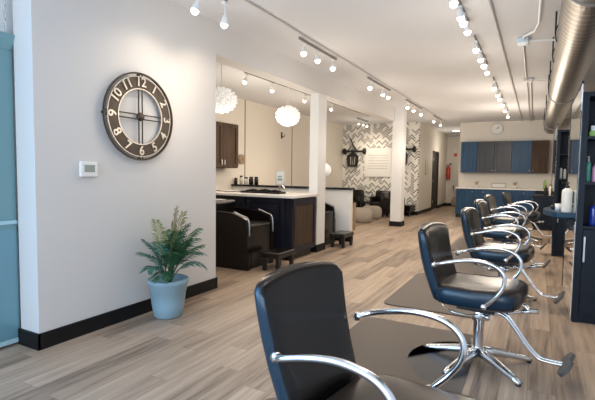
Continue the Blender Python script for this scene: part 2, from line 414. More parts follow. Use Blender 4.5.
track('t', 'white three-headed track light just beyond the free-standing column', LX, [9.55, 10.05, 10.8], 18, tilt=.1)
track('t', 'white two-headed track light nearest the corridor', LX, [12.4, 13.3], 18, tilt=-.2, fill=7)
tag(link('ceiling_conduit', T([(LX + .1, 2.2, H - .012), (LX + .05, 13.6, H - .012)], .010, n=6), GREYP), 'thin conduit beside the left row of track lights', 'conduit')
RX = -.69
track('t', 'white four-headed track light nearest the camera in the right row', RX, [4.0, 4.36, 4.56, 4.82], 16, arm=.03, tilt=.1)
track('t', 'white four-headed track light second in the right row', RX, [5.55, 6.0, 6.4, 6.8], 16, arm=.04, tilt=.1)
track('t', 'white four-headed track light third in the right row', RX, [8.0, 8.7, 9.2, 9.9], 22, tilt=.1, fill=9)
track('t', 'white two-headed track light farthest in the right row by the wall clock', RX, [10.9, 12.0], 34, tilt=.0, fill=26)
track('t', 'white track light above the viewer in the right row', RX, [1.2, 2.4], 18, tilt=.1)
AX = -4.13
track('t', 'white annex track light behind the first pendant', AX, [5.85, 6.65], 26, tilt=-.35, fill=9, rail=(5.8, 6.7), zt=2.85)
track('t', 'white annex track light behind the second pendant', AX, [7.9, 8.6, 9.2], 22, tilt=-.35, zt=2.85, fill=8)
track('t', 'small annex track light in front of the patterned wall', -4.6, [12.1, 12.45, 12.8], 22, tilt=-.1, zt=2.84, aim=.9)
bm = bmesh.new(); tube(bm, [(-3.95, 4.2, 2.83), (-3.82, 4.9, 2.83), (-3.88, 5.3, 2.83), (AX + .08, 5.8, 2.84), (AX + .06, 7.5, 2.84), (AX + .06, 11.5, 2.84)], .012, n=6, smooth=6)
tag(link('curved_conduit', bm, BLACKM), 'thin dark conduit curving along the annex ceiling', 'conduit')

t = thing('added_corridor_lamp', 'shallow round lamp added on the ceiling to brighten the corridor behind the far wall', 'added ceiling lamp', (-2.6, 16.6, H))  # lamp added to brighten the dark corridor
link('lamp_body', lathe(bmesh.new(), [(.02, -.05), (.14, -.04), (.16, 0), (.02, 0)], n=24), PLAST, t, True)
link('bulb', lathe(bmesh.new(), [(.01, -.06), (.12, -.052), (.12, -.045), (.01, -.045)], n=24), BULB, t)
l = bpy.data.lights.new('corridor_fill', 'POINT'); l.energy = 16; l.color = (1, .9, .78); l.shadow_soft_size = .2  # corridor fill light added below that lamp
o = bpy.data.objects.new('corridor_fill', l); C.objects.link(o); o.parent = t; o.location = (0, 0, -.9)
# pendants: ruffled white balls
def pendant(loc, lab, r=.205):
    t = thing('pendant_lamp', lab, 'pendant lamp', loc, 0, 'white ruffled pendant lamps')
    bm = bmesh.new(); bmesh.ops.create_icosphere(bm, subdivisions=3, radius=r * .86)
    rng = random.Random(3)
    NP = 84
    for q in range(NP):               # ruffled round petals standing off the ball
        zz = 1 - 2 * (q + .5) / NP; th = q * 2.39996; rr_ = math.sqrt(1 - zz * zz)
        n = Vector((rr_ * math.cos(th), rr_ * math.sin(th), zz)); u = n.cross(Vector((.3, .2, .9))).normalized(); v2 = n.cross(u)
        for s in (u, v2):
            o2 = n.cross(s)
            ring = [n * (r * .82 + .065 * math.sin(a)) + s * (.034 * math.cos(a)) for a in [PI * k / 7 for k in range(8)]]
            rings(bm, [[p + o2 * .003 for p in ring], [p - o2 * .003 for p in ring]])
    bmesh.ops.scale(bm, vec=(1, 1, .82), verts=bm.verts[:])
    link('lamp_shade', bm, SHADE, t)
    link('cord', T([(0, 0, r * .8), (0, 0, H - loc[2])], .006, n=6), WHITE, t)
    link('ceiling_rose', lathe(bmesh.new(), [(.005, H - loc[2] - .03), (.05, H - loc[2] - .02), (.055, H - loc[2])], n=16), WHITE, t)
    l = bpy.data.lights.new('pendant_glow', 'POINT'); l.energy = 20; l.color = (1, .88, .72); l.shadow_soft_size = .25
    o = bpy.data.objects.new('pendant_glow', l); C.objects.link(o); o.parent = t; o.location = (0, 0, -r - .1)
pendant((-3.98, 5.03, 2.30), 'white ruffled ball pendant partly hidden by the clock wall edge')
pendant((-3.99, 6.95, 2.30), 'white ruffled ball pendant hanging left of the first column')

# ---------------------------------------------------------------- styling chairs
def seat_back_bm(dz=0):
    bm = bmesh.new(); rs = []
    def cx(z):  t = (z - .44) / .5; return -.235 - .135 * t - .02 * math.sin(PI * t)
    prof = [(.43, .5, .5), (.435, .85, .8), (.45, .95, 1), (.52, .98, 1.05), (.62, 1.02, 1.05), (.72, 1.06, 1.0), (.82, 1.10, .92), (.88, 1.12, .85), (.915, 1.11, .75), (.932, 1.07, .6), (.942, .97, .35)]
    for z, wf, tf in prof:
        ring = []
        for (a, b) in sell(.050 * tf, .232 * wf, 40, 3.8):
            yy = b; sag = .025 * (abs(yy) / .22) ** 2
            top = -.022 * (yy / .24) ** 2 if z > .9 else 0
            ring.append((cx(z) + a + sag, yy, z + top + dz))
        rs.append(ring)
    return rings(bm, rs)
def seat_bm(dz=0):
    bm = bmesh.new(); rs = []; sx = .10 if dz < 0 else 0
    for z, f in [(.438, .86), (.443, .95), (.455, .99), (.50, 1.02), (.535, 1.01), (.553, .97), (.566, .90), (.573, .78), (.578, .55), (.579, .3)]:
        ring = []
        for a, b in sell(.27 * f, .25 * f, 44, 5.0):
            fr = (.022 * max(0, a / .27)) if z > .44 else .012 * max(0, a / .27)
            ring.append((a + .005 + sx, b, z + fr - .01 + dz))
        rs.append(ring)
    return rings(bm, rs)
def arm_pts(s, dz=0):
    y = s * .295
    return [(p[0], p[1], p[2] + dz) for p in [(-.235, s * .262, .695), (-.19, y, .712), (-.10, y, .738), (.0, y, .757), (.09, y, .755), (.155, y, .735), (.195, y, .695), (.203, y, .65), (.19, y, .60), (.15, y * .99, .54), (.085, s * .268, .47)]]
def sheen_sides(o, ty, tx):
    for p in o.data.polygons:      # blue window sheen painted on sides and rear, faces in black
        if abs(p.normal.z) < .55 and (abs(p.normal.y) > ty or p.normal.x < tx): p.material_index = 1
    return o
def make_chair(loc, rz, label, far=False, dz=0.0, sdz=0.0):
    t = thing('styling_chair', label, 'styling chair', loc, rz, 'black styling chairs in a row')
    sheen_sides(link('backrest', seat_back_bm(dz), [VINYL, SHEENV], t, True), .62, -.80)
    sheen_sides(link('seat', seat_bm(dz + sdz), [SEATV, SHEENV], t, True), .70, -.60)
    for s in (-1, 1):
        bm = bmesh.new(); tube(bm, arm_pts(s, dz), .013, n=12, smooth=6)
        a = link('armrest', bm, CHROME, t, True)
        for px, py, pz in ((-.235, s * .27, .695), (.085, s * .276, .47)):
            bm = bmesh.new(); lathe(bm, [(.004, -.014), (.017, -.012), (.020, 0), (.017, .012), (.004, .014)], (px, py, pz + dz), 14, 'y')
            link('bolt', bm, CHROME, a, True)
    bm = bmesh.new(); box(bm, -.12, .12, -.12, .12, .385 + dz + sdz, .425 + dz + sdz); link('seat_plate', bm, BLACKM, t)
    bm = bmesh.new(); lathe(bm, [(.02, .395 + dz), (.045, .39 + dz), (.047, .345 + dz), (.05, .33 + dz), (.047, .30), (.036, .29), (.034, .20), (.034, .12), (.038, .10), (.05, .085), (.052, .06), (.03, .055)], n=24)
    link('pump_column', bm, CHROME, t, True)
    bm = bmesh.new(); lathe(bm, [(.005, .0), (.024, .002), (.026, .02), (.02, .03), (.005, .032)], (.045, -.03, .335), 14, 'x'); link('knob', bm, CHROME, t, True)
    for k in range(5):
        a = R(-36 + 72 * k); c, s = math.cos(a), math.sin(a)
        pts = [(.02, .085), (.10, .078), (.22, .055), (.33, .032), (.375, .022)]
        rs = []
        for q, (rad, z) in enumerate(pts):
            hw = [.034, .032, .027, .024, .017][q]; hh = [.032, .026, .020, .017, .012][q]
            rs.append([(c * rad - s * u * hw, s * rad + c * u * hw, z + v * hh) for u, v in [(-1, -.6), (-.8, -1), (.8, -1), (1, -.6), (1, .2), (.6, .9), (-.6, .9), (-1, .2)]])
        lg = link('base_leg', rings(bmesh.new(), rs), SATIN, t, True)
        bm = bmesh.new(); lathe(bm, [(.014, 0), (.017, .004), (.017, .014), (.01, .018)], (c * .36, s * .36, 0), 12); link('foot_pad', bm, BLACKM, lg)
    # locking ring lever and pump pedal
    bm = bmesh.new(); tube(bm, [(.0, -.05, .35), (-.06, -.10, .345), (-.16, -.11, .355), (-.24, -.04, .37), (-.24, .06, .37), (-.14, .12, .355), (0, .06, .35)], .006, n=8, smooth=5); link('release_ring', bm, CHROME, t, True)
    bm = bmesh.new(); tube(bm, [(.0, .04, .32), (.12, .10, .335), (.24, .17, .36)], .010, n=8, smooth=4); tube(bm, [(.24, .17, .36), (.33, .22, .365)], .018, n=12)
    link('pump_lever', bm, CHROME, t, True)
    # footrest
    bm = bmesh.new()
    for s in (-1, 1):
        tube(bm, [(-.02, s * .03, .385), (.10, s * .03, .382), (.17, s * .028, .36), (.23, s * .025, .29), (.30, s * .022, .195), (.36, s * .02, .135), (.41, s * .02, .12), (.51, s * .02, .12)], .011, n=10, smooth=6)
    fr = link('footrest', bm, CHROME, t, True)
    if not far:
        for s in (-1, 1):
            bm = bmesh.new()
            ring = []
            n = Vector((-.80, -.05, .6)).normalized(); u = Vector((0, 1, 0)); u = (u - n * u.dot(n)).normalized(); v = n.cross(u)
            c0 = Vector((.525, s * .07, .125))
            rs = []
            for h, f in ((-.012, .9), (-.010, 1), (.010, 1), (.013, .9)):
                rs.append([c0 + n * h + u * (.072 * f * math.cos(a)) + v * (.058 * f * math.sin(a)) for a in [2 * PI * k / 20 for k in range(20)]])
            link('foot_plate', rings(bm, rs), RUBBER, fr)
    else:
        bm = bmesh.new(); box(bm, .50, .53, -.2, .2, .09, .12, bev=.006); link('foot_plate', bm, CHROME, fr)
    return t
make_chair((-.46, 1.45, 0), R(-9), 'nearest black styling chair, cropped by the bottom edge of the photo', dz=-.01, sdz=-.045)
ch = make_chair((-.31, 3.22, 0), R(-7), 'black styling chair second from the camera, its chrome star base fully in view')
cl = [((-.28, 4.95, 0), -7, 'black styling chair third from the camera, beside the near mirror shelf'),
      ((-.36, 6.72, 0), -7, 'black styling chair fourth from the camera, its backrest before the blue base cabinets'),
      ((-.38, 8.35, 0), -8, 'black styling chair fifth from the camera, half hidden behind the fourth')]
for l, a, lab in cl: dup(ch, l, R(a), lab)
c6 = make_chair((-.20, 9.9, 0), R(-8), 'farthest black styling chair, with a plain chrome bar footrest', True)

# floor mats
def mat_bm(x0, x1, y0, y1, cx, cy, rad, z0=0.0, z1=.012):
    """rounded mat whose right edge has a round bay for the chair base"""
    pts = []
    def corner(cx_, cy_, a0):
        rc = .09
        for k in range(7):
            a = R(a0 + 15 * k); pts.append((cx_ + rc * math.cos(a), cy_ + rc * math.sin(a)))
    corner(x0 + .09, y0 + .09, 180); corner(x1 - .09, y0 + .09, 270)
    h = x1 - cx; a1 = math.acos(max(-1, min(1, h / rad)))
    n = 30
    for k in range(n + 1):
        a = -a1 - (2 * PI - 2 * a1) * k / n
        pts.append((cx + rad * math.cos(a), cy + rad * math.sin(a)))
    corner(x1 - .09, y1 - .09, 0); corner(x0 + .09, y1 - .09, 90)
    bm = bmesh.new(); lo = [bm.verts.new((p[0], p[1], z0)) for p in pts]
    hi = [bm.verts.new((p[0], p[1], z1)) for p in pts]
    n = len(pts)
    for i in range(n): bm.faces.new((lo[i], lo[(i + 1) % n], hi[(i + 1) % n], hi[i]))
    bm.faces.new(hi); bm.faces.new(lo[::-1])
    bmesh.ops.triangulate(bm, faces=[f for f in bm.faces if len(f.verts) > 4])
    return bm
def floor_mat(yc, lab, half=.78, xl=-1.30, xr=-.34):
    t = thing('floor_mat', lab, 'floor mat', (0, yc, 0), 0, 'dark chair mats in a row')
    link('mat_surface', mat_bm(xl, xr, -half, half, -.31, 0, .44), MAT, t)
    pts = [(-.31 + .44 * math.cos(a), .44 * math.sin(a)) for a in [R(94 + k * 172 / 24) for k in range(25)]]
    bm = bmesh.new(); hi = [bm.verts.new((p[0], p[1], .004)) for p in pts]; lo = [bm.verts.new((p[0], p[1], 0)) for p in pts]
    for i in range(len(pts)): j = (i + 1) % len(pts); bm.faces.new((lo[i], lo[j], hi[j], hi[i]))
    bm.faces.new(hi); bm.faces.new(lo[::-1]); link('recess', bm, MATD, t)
floor_mat(1.32, 'dark brown floor mat under the nearest styling chair')
floor_mat(3.10, 'dark brown floor mat with round recess under the second styling chair', .62)
floor_mat(4.96, 'dark brown floor mat under the third styling chair, its corner showing on the planks')
floor_mat(6.80, 'dark brown floor mat under the fourth styling chair')
floor_mat(8.55, 'dark brown floor mat farthest down the row')

# ---------------------------------------------------------------- styling stations (tower + mirror + ledge)
def bottle(loc, h, r, mat, name, lab, pump=True, group='bottles on the styling stations', capm=None):
    t = thing(name, lab, 'bottle', loc, 0, group)
    link('bottle_body', lathe(bmesh.new(), [(r * .3, 0), (r * .95, 0), (r, h * .03), (r, h * .66), (r * .9, h * .74), (r * .4, h * .8), (r * .35, h * .82)], n=18), mat, t, True)
    bm = bmesh.new(); lathe(bm, [(r * .4, h * .8), (r * .42, h * .88), (r * .2, h * .89), (r * .15, h * .96), (r * .1, h * .97)], n=12)
    if pump:
        tube(bm, [(0, 0, h * .97), (-r * .9, 0, h * .985), (-r * 1.0, 0, h * .95)], r * .12, n=8); lathe(bm, [(r * .1, h * .95), (r * .4, h * .96), (r * .35, h)], n=12)
    link('pump_cap' if pump else 'cap', bm, capm or BLACKM, t)
    return t
def tower(y0, x0, lab, first=True):
    t = thing('storage_tower', lab, 'storage tower', (x0, y0, 0), 0, 'navy storage towers on the right wall')
    D = 1.42; W = XR - x0 - .005
    link('carcass', boxes([(0, .045, 0, D, 0, 2.02), (W - .02, W, 0, D, 0, 2.02), (.045, W - .02, .30, .32, .86, 1.98), (.045, W - .02, 0, D, 1.98, 2.02), (.045, W - .02, .02, D, 0, .83), (.045, W - .02, D - .02, D, .83, 1.98)]), TOWER, t)
    for z in (.86, 1.245, 1.64):
        link('shelf', B(.045, W - .02, .005, .30, z - .025, z), TOWER, t)
    dr_ = link('door', B(.05, W - .025, 0, .02, .08, .83, bev=.003), TOWER, t)
    link('handle', boxes([(.055, .068, -.035, -.02, .55, .77), (.055, .068, -.025, .0, .57, .585), (.055, .068, -.025, .0, .735, .75)]), BRUSH, dr_)
    return t
tower(4.55, .325, 'navy storage tower nearest the camera with open shelves of bottles at the right edge')
tower(8.14, .26, 'navy storage tower farther away, seen behind the white pump bottle')
def mirror(y0, x, lab, lab2=None):
    t = thing('wall_mirror', lab, 'mirror', (x, y0, 0), 0, 'tall station mirrors')
    link('glass', B(-.012, -.004, .02, 1.40, .03, 2.10), MIRROR, t)
    link('frame', boxes([(-.004, 0, 0, 1.42, .01, 2.02), (-.016, 0, 1.40, 1.42, .01, 2.12), (-.016, 0, 0, 1.42, 2.10, 2.12)]), TOWER, t)
    if not lab2: return
    s = thing('station_ledge', lab2, 'shelf', (x - .013, y0 + .3, .90))
    bm = bmesh.new()
    out = [(0, 0), (0, .88)] + [(-.10 - .14 * math.sin(R(a)), .44 + .44 * math.cos(R(a))) for a in range(0, 181, 12)]
    lo = [bm.verts.new((p[0], p[1], 0)) for p in out]; hi = [bm.verts.new((p[0], p[1], .045)) for p in out]; n = len(out)
    for i in range(n): bm.faces.new((lo[i], lo[(i + 1) % n], hi[(i + 1) % n], hi[i]))
    bm.faces.new(hi); bm.faces.new(lo[::-1]); link('ledge_top', bm, TOWERE, s)
    link('bracket', boxes([(-.16, 0, .2, .22, -.03, 0), (-.02, 0, .2, .22, -.14, 0), (-.16, 0, .66, .68, -.03, 0), (-.02, 0, .66, .68, -.14, 0)]), TOWER, s)
mirror(4.57, .325, 'tall mirror on the side of the nearest storage tower, reflecting the floor', 'round-ended navy ledge fixed before the nearest tall mirror')
mirror(8.16, .26, 'tall mirror on the side of the farther storage tower')
LZ = .9455
bottle((.262, 4.95, LZ), .29, .045, CREAM, 'pump_bottle', 'tall cream pump bottle with black pump on the near navy ledge')
b2 = thing('hair_brush', 'small dark hair brush lying on the near navy ledge', 'hair brush', (.16, 5.25, LZ))
link('brush_head', lathe(bmesh.new(), [(.004, 0), (.02, .004), (.022, .05), (.02, .09), (.004, .095)], (0, 0, .022), 14, 'y'), BLACKM, b2, True)
link('handle', T([(0, .09, .022), (0, .2, .018)], .009, n=8), BROWN, b2)
tag(link('product_cup', lathe(bmesh.new(), [(.01, 0), (.026, 0), (.03, .07), (.026, .07), (.022, .01)], (.20, 5.12, LZ), 16), PLAST, None, True), 'small white cup beside the cream pump bottle', 'cup')
# bottles in towers
bottle((.397, 4.68, 1.246), .225, .022, GREENB, 'spray_bottle', 'mint green bottle with white cap on the middle shelf of the near tower', True, capm=PLAST)
bottle((.450, 4.66, 1.246), .18, .026, PINKB, 'shampoo_bottle', 'pink bottle beside the mint green bottle in the near tower', False, capm=PINKB)
bottle((.455, 4.68, .861), .22, .034, BLUEB, 'cobalt_bottle', 'cobalt blue bottle on the bottom shelf of the near tower', False)
tag(link('product_box', B(.385, .50, 4.6, 4.72, 1.641, 1.69, bev=.004), GREENL), 'lime green box on the top shelf of the near tower, under a white one', 'box')
tag(link('product_box', B(.395, .49, 4.61, 4.71, 1.645 + .046, 1.735, bev=.004), PLAST), 'white box stacked on the lime green one in the near tower', 'box')
tag(link('folded_towel', B(.42, .55, 4.6, 4.75, 1.83 - .094, 1.80, bev=.02), M('slate_towel', (.1, .17, .24), .9)), 'slate blue folded towel on top of the boxes in the near tower', 'towel')
for i, (xx, mm, nm) in enumerate(((.335, PLAST, 'white'), (.39, CREAM, 'cream'), (.45, PLAST, 'white'))):
    bottle((xx, 8.26, 1.246), .22 - .02 * i, .02, mm, 'product_bottle', ['slim white bottle leftmost on the farther tower shelf', 'slim cream bottle in the middle of the farther tower shelf', 'short white bottle rightmost on the farther tower shelf'][i], i == 1)

# low cabinet further on
t = thing('low_cabinet', 'low dark navy cabinet with black top at the far end of the chair row', 'cabinet', (-.06, 11.8, 0))
link('carcass', B(0, .9, 0, .6, 0.08, .79), TOWER, t); link('plinth', B(.03, .87, .04, .58, 0, .08), BLACKM, t)
link('cabinet_top', B(-.02, .915, -.02, .62, .79, .82, bev=.004), BLACKM, t)
dd_ = link('door', B(.02, .42, -.015, 0, .12, .76, bev=.003), TOWER, t); link('handle', B(.37, .385, -.03, -.015, .4, .6), BRUSH, dd_)
bottle((.20, 11.95, .82), .24, .04, BLACKM, 'pump_bottle', 'black pump bottle on the low navy cabinet')
bottle((.31, 11.95, .82), .27, .05, CREAM, 'pump_bottle', 'cream pump bottle on the low navy cabinet')

# ---------------------------------------------------------------- kitchen wall
def shaker(par, x0, x1, y, z0, z1, mat, name='door', knob=None):
    dme = boxes([(x0, x1, y - .012, y, z0, z1), (x0, x0 + .06, y - .034, y - .012, z0, z1), (x1 - .06, x1, y - .034, y - .012, z0, z1), (x0 + .06, x1 - .06, y - .034, y - .012, z0, z0 + .06), (x0 + .06, x1 - .06, y - .034, y - .012, z1 - .06, z1), (x0 + .09, x1 - .09, y - .026, y - .012, z0 + .09, z1 - .09)] if z1 - z0 > .25 else [(x0, x1, y - .022, y, z0, z1)])
    o = link(name, dme, mat, par)
    if knob:
        kx, kz = knob; link('knob', lathe(bmesh.new(), [(.004, 0), (.006, -.012), (.014, -.02), (.012, -.028), (.003, -.03)], (kx, y - .034 if z1 - z0 > .25 else y - .022, kz), 12, 'y'), BRUSH, o, True)
    return o
xs = [-2.06, -1.60, -1.13, -.665, -.155, .27]
um = [NAVY, SLATE, SLATE, NAVY, BROWN]  # wall cabinets given separate wood colours: blue, grey brown, brown
ul = ['blue wall cabinet leftmost over the far counter', 'grey brown wall cabinet second from the left over the far counter', 'grey brown wall cabinet in the middle, below the round wall clock', 'blue wall cabinet beside the brown one over the far counter', 'warm brown wall cabinet rightmost over the far counter']
for i in range(5):
    t = thing('wall_cabinet', ul[i], 'cabinet', (xs[i], 14.17, 1.35), 0, 'wall cabinets over the far counter')
    wd = xs[i + 1] - xs[i] - .004
    link('carcass', B(0, wd, .0, .325, 0, .92), um[i], t)
    shaker(t, .004, wd - .004, 0, .004, .916, um[i], knob=(wd - .04 if i % 2 else .04, .07))
bx = [-2.12, -1.62, -1.10, -.58, -.03]
bl_ = ['blue base cabinet leftmost under the far counter', 'blue base cabinet second from the left under the far counter', 'blue base cabinet third from the left under the far counter', 'blue base cabinet rightmost under the far counter, beside the low dark cabinet']
for i in range(4):
    t = thing('base_cabinet', bl_[i], 'cabinet', (bx[i], 13.90, 0), 0, 'base cabinets under the far counter')
    wd = bx[i + 1] - bx[i] - .004
    link('carcass', B(0, wd, 0, .595, .1, .865), NAVY, t); link('toe_kick', B(0, wd, .05, .58, 0, .1), BLACKM, t)
    if i == 0: shaker(t, .004, wd - .004, 0, .11, .86, NAVY, knob=(wd - .04, .78))
    else:
        shaker(t, .004, wd - .004, 0, .70, .86, NAVY, 'drawer', knob=(wd / 2, .78))
        shaker(t, .004, wd - .004, 0, .11, .69, NAVY, knob=(wd - .04, .62))
tag(link('countertop', B(-2.14, .85, 13.86, 14.495, .866, .90, bev=.004), QUARTZ), 'white countertop along the far wall over blue cabinets', 'countertop')
t = thing('base_cabinet', 'dark navy end cabinet under the right end of the far counter', 'cabinet', (-.02, 13.93, 0), 0, 'base cabinets under the far counter')
link('carcass', B(0, .86, 0, .56, 0, .865), TOWER, t)
# wall clock
t = thing('wall_clock', 'small round white wall clock above the far cabinets', 'clock', (-1.11, 14.497, 2.66))
link('case', lathe(bmesh.new(), [(.02, 0), (.165, 0), (.175, -.02), (.16, -.035), (.15, -.03), (.02, -.03)], n=32, axis='y'), PEWTER, t, True)
link('dial', lathe(bmesh.new(), [(.001, -.031), (.15, -.031), (.15, -.033), (.001, -.033)], n=32, axis='y'), WHITE, t)
bm = bmesh.new()
for k in range(12):
    a = R(30 * k); tube(bm, [(math.sin(a) * .115, -.035, math.cos(a) * .115), (math.sin(a) * .138, -.035, math.cos(a) * .138)], .004, n=6)
link('dial_marks', bm, BLACKM, t)
link('hand', T([(-.02, -.038, -.012), (.07, -.038, .045)], .005, n=6), BLACKM, t); link('hand', T([(0, -.04, 0), (.035, -.04, .06)], .006, n=6), BLACKM, t)
# counter items
def small_plant(loc, lab, cat='potted plant'):
    t = thing('succulent_jar', lab, cat, loc, 0, 'small jars on the far counter')
    link('jar', lathe(bmesh.new(), [(.02, 0), (.05, 0), (.055, .08), (.05, .085), (.045, .07)], n=16), CREAM, t, True)
    bm = bmesh.new(); rg = random.Random(hash(lab) % 99)
    for k in range(14):
        a = k * 2.4; tube(bm, [(0, 0, .07), (math.cos(a) * .03, math.sin(a) * .03, .13), (math.cos(a) * .06, math.sin(a) * .06, .15 + .03 * (k % 3))], [.008, .01, .002], n=5)
    link('foliage', bm, DRYP, t)
small_plant((-1.58, 14.15, .90), 'small jar with dried sprigs left of the framed tray on the far counter')
small_plant((-.55, 14.15, .90), 'small jar with dried sprigs right of the framed tray on the far counter')
t = thing('picture_frame', 'low wide framed card leaning on the wall over the far counter', 'frame', (-1.0, 14.44, .90))
link('frame', boxes([(-.19, .19, 0, .02, 0, .015), (-.19, .19, 0, .02, .125, .14), (-.19, -.175, 0, .02, 0, .14), (.175, .19, 0, .02, 0, .14)]), TAN, t); link('card', B(-.18, .18, .005, .018, .01, .13), WHITE, t)
tag(link('green_bottle', lathe(bmesh.new(), [(.01, 0), (.04, 0), (.045, .12), (.04, .2), (.015, .24), (.012, .28)], (.20, 13.98, .901), 16), GREENL, None, True), 'green bottle standing at the right end of the far counter', 'bottle')

# corridor things
t = thing('fire_extinguisher', 'red fire extinguisher hung on the corridor end wall', 'fire extinguisher', (-3.16, 18.60, 1.08))
link('cylinder', lathe(bmesh.new(), [(.03, 0), (.075, .01), (.08, .05), (.08, .42), (.06, .49), (.025, .52), (.02, .56)], n=20), RED, t, True)
bm = bmesh.new(); box(bm, -.02, .10, -.015, .015, .56, .60); box(bm, -.02, .12, -.012, .012, .62, .64); link('valve_handle', bm, BLACKM, t)
link('hose', T([(-.02, 0, .58), (-.12, 0, .52), (-.11, 0, .3), (-.09, 0, .15)], .012, n=8, smooth=4), BLACKM, t, True)
link('gauge', lathe(bmesh.new(), [(.003, 0), (.03, 0), (.03, -.02), (.003, -.02)], (0, -.02, .6), 12, 'y'), PLAST, t)
t = thing('alarm_box', 'small red fire alarm on the corridor end wall', 'fire alarm', (-2.92, 18.69, 2.0))
link('alarm_body', B(-.06, .06, -.04, 0, 0, .12, bev=.01), RED, t); link('strobe', B(-.06, .06, -.04, 0, .14, .30, bev=.01), PLAST, t)
t = thing('floor_vase', 'tan vase of dried stems on the corridor floor', 'vase', (-2.86, 18.4, 0))
link('vase', lathe(bmesh.new(), [(.05, 0), (.10, .01), (.12, .12), (.10, .28), (.06, .34), (.075, .38), (.065, .38), (.05, .33)], n=20), DRYP, t, True)
bm = bmesh.new()
for k in range(12):
    a = k * 2.1; tube(bm, [(0, 0, .33), (.04 * math.cos(a), .04 * math.sin(a), .6), (.12 * math.cos(a), .12 * math.sin(a), .72 + .04 * (k % 4))], [.006, .008, .016], n=5)
link('stems', bm, TAN, t)
t = thing('picture_frame', 'slim framed notice on the corridor wall before the dark door', 'frame', (-3.249, 14.9, 1.25))
link('frame', boxes([(0, .015, -.12, .12, 0, .02), (0, .015, -.12, .12, .48, .5), (0, .015, -.12, -.10, 0, .5), (0, .015, .10, .12, 0, .5)]), TAN, t); link('card', B(0, .008, -.11, .11, .01, .49), CREAM, t)

# ---------------------------------------------------------------- clock wall things
ct = thing('large_wall_clock', 'large round bronze skeleton wall clock with raised numerals', 'clock', (-3.08, 2.735, 1.755))
def annulus(r0, r1, x0, x1, n=72):
    bm = bmesh.new(); rs = []
    for k in range(n):
        a = 2 * PI * k / n; c, s = math.cos(a), math.sin(a)
        rs.append([(x0, r0 * c, r0 * s), (x0, r1 * c, r1 * s), (x1, r1 * c, r1 * s), (x1, r0 * c, r0 * s)])
    return rings(bm, rs, closed=True)
link('number_band', annulus(.238, .343, .030, .042), BRONZE, ct)
bm = annulus(.363, .376, .026, .046); link('outer_ring', bm, BRONZE, ct)
link('inner_ring', annulus(.234, .242, .028, .046), PEWTER, ct)
link('rim_ring', annulus(.338, .345, .030, .046), PEWTER, ct)
for dirv in ((0, 1), (1, 0)):
    bm = bmesh.new()
    for s in (-.019, .019):
        u = Vector((0, dirv[0], dirv[1])); v = Vector((0, dirv[1], dirv[0]))
        for e in (1, -1):
            tube(bm, [Vector((.036, 0, 0)) + v * s + u * e * .03, Vector((.036, 0, 0)) + v * s + u * e * .37], .0058, n=6)
    link('cross_bar', bm, BRONZE, ct)
link('hub', lathe(bmesh.new(), [(.005, .02), (.034, .022), (.038, .04), (.028, .055), (.01, .06)], n=24, axis='x'), BRONZE, ct, True)
link('wall_stud', boxes([(0, .03, -.008, .008, .352, .368), (0, .03, -.008, .008, -.368, -.352), (0, .03, -.368, -.352, -.008, .008), (0, .03, .352, .368, -.008, .008)]), BRONZE, ct)
def text_mesh(s, size, ext=0.004, align='CENTER'):
    c = bpy.data.curves.new('txt', 'FONT'); c.body = s; c.size = size; c.extrude = ext; c.align_x = align; c.align_y = 'CENTER'; c.offset = 0.0018
    o = bpy.data.objects.new('txt', c); C.objects.link(o)
    dg = bpy.context.evaluated_depsgraph_get(); me = bpy.data.meshes.new_from_object(o.evaluated_get(dg))
    bpy.data.objects.remove(o); return me
for h in range(1, 13):
    me = text_mesh(str(h), .112); a = R(30 * h)       # clockwise seen from +X (room): right is +Y
    me.materials.clear(); me.materials.append(PEWTER)
    # text plane x->+Y, y->+Z, normal -> +X
    base = Matrix(((0, 0, 1, 0), (1, 0, 0, 0), (0, 1, 0, 0), (0, 0, 0, 1)))
    rot = -a if h not in (4, 5, 6, 7, 8) else PI - a
    me.transform(base @ Matrix.Translation((math.sin(a) * .294, math.cos(a) * .294, .046)) @ Matrix.Rotation(rot, 4, 'Z'))
    o = bpy.data.objects.new('numeral', me); C.objects.link(o); o.parent = ct
t = thing('thermostat', 'small white thermostat with grey screen below the large clock', 'thermostat', (-3.079, 2.237, 1.235))
link('housing', B(0, .028, -.078, .078, 0, .122, bev=.012, seg=3), PLAST, t); link('screen', B(.026, .030, -.045, .045, .04, .095), SCREEN, t)

